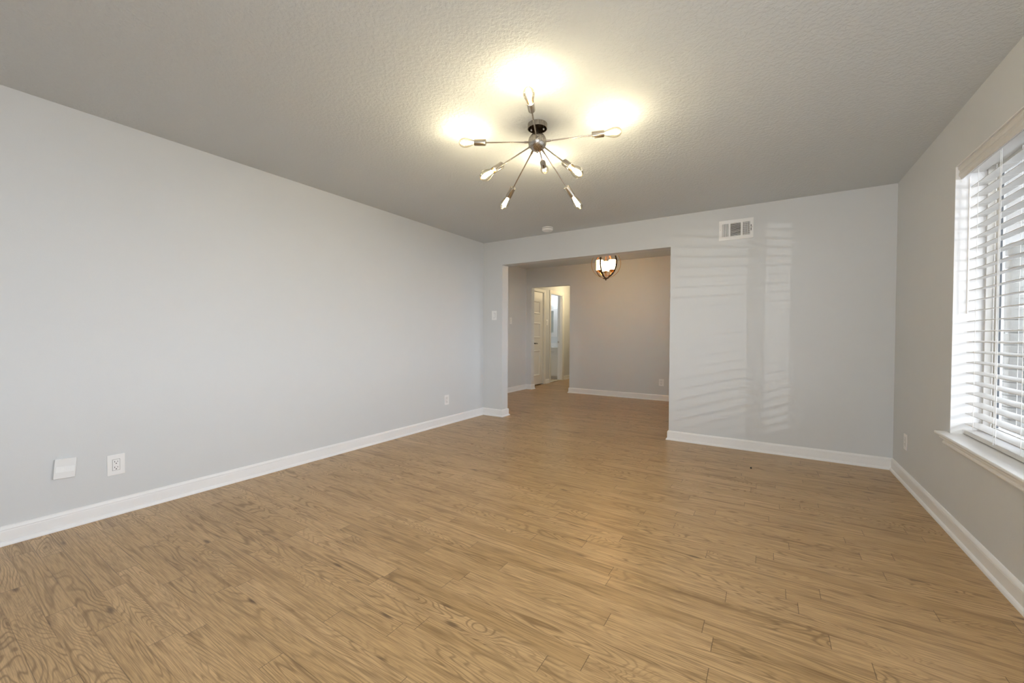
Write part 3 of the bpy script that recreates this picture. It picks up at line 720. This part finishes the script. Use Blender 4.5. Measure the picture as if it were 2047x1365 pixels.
b = MB().box(VXL, VXR, vy-0.015, BYF-0.001, 0.801, 0.835, 0.003).box(VXL, VXR, BYF-0.02, BYF-0.001, 0.835, 0.93)
b.build('countertop', M['counter'], va)
mi = thing('bathroom_mirror', (-5.15, BYF, 1.07), 'white framed mirror on the bathroom wall above the vanity', 'mirror')
mx0, mx1, mz0, mz1 = -5.60, -4.80, 1.10, 1.86; f = 0.115
MB().box(mx0, mx1, BYF-0.03, BYF-0.001, mz0, mz0+f).box(mx0, mx1, BYF-0.03, BYF-0.001, mz1-f+0.06, mz1).box(mx0, mx0+f, BYF-0.03, BYF-0.001, mz0+f, mz1-f+0.06).box(mx1-f, mx1, BYF-0.03, BYF-0.001, mz0+f, mz1-f+0.06).build('frame', M['trim'], mi)
MB().box(mx0+f, mx1-f, BYF-0.012, BYF-0.002, mz0+f, mz1-f+0.06).build('mirror_glass', M['mirror'], mi)
vl = thing('vanity_light', (-5.15, BYF, 2.03), 'vanity light above the bathroom mirror', 'wall light')
MB().box(-5.4, -4.95, BYF-0.02, BYF-0.001, 2.00, 2.06).build('back_plate', M['nickel'], vl)
for x in (-5.3, -5.15, -5.0):
    MB().lathe([(0.0, 1.95), (0.05, 1.96), (0.055, 2.0), (0.04, 2.07), (0.03, 2.08), (0, 2.08)], Matrix.Translation((x, BYF-0.085, 0)), 24).build('globe', M['vanity_globe'], vl, smooth=True)

# ------------------------------------------------------------ small debris on the floor
b = MB(); b.lathe([(0, 0.0), (0.010, 0.0), (0.012, 0.004), (0.008, 0.009), (0.0, 0.011)], Matrix.Translation((-0.106, 4.025, 0.0003)) @ Matrix.Diagonal((0.6, 1.0, 1, 1)), 9)
o = b.build('floor_debris', M['slot'], origin=(-0.106, 4.025, 0)); o['label'] = 'tiny dark crumb lying on the oak floor near the back wall'; o['category'] = 'debris'

# ------------------------------------------------------------ outdoors seen through the slats
struct(MB().box(XR+0.35, 3.35, -3.0, 12.0, 2.62, 2.74), 'ceiling_porch', M['trim'], 'white porch ceiling added outside the window to block sky', 'porch ceiling')  # added overhead cover, keeps bright sky out of the slat gaps
struct(MB().box(1.25, 30, -20, 30, -0.5, -0.25), 'ground', M['ground'], 'pale concrete patio outside the window', 'patio')
po = thing('stone_column', (3.06, 9.0, -0.25), 'rough pale stone block column outside the window', 'column')
z = -0.25; k = 0
while z < 2.5:
    hh = 0.17+0.03*random.random(); dx = 0.012*random.random()
    MB().box(2.99-0.0, 3.135+dx, 8.9, 9.1+dx, z+0.003, z+hh-0.004, 0.022).build('stone_block', M['stone'], po)
    z += hh
rnd = random.Random(3)
b = MB()
for i in range(300):
    x = 3.4+rnd.random()*2.2; y = 7.2+rnd.random()*7; z = -0.2+rnd.random()*1.7; r = 0.14+0.12*rnd.random()
    mt = Matrix.Translation((x, y, z)) @ Matrix.Rotation(rnd.random()*6, 4, 'Z') @ Matrix.Rotation(rnd.random()*3, 4, 'X')
    bmesh.ops.create_icosphere(b.bm, subdivisions=1, radius=r, matrix=mt)
o = b.build('hedge', M['hedge'], origin=(4.5, 10.5, -0.25)); o['label'] = 'dark green hedge outside behind the stone column'; o['category'] = 'hedge'
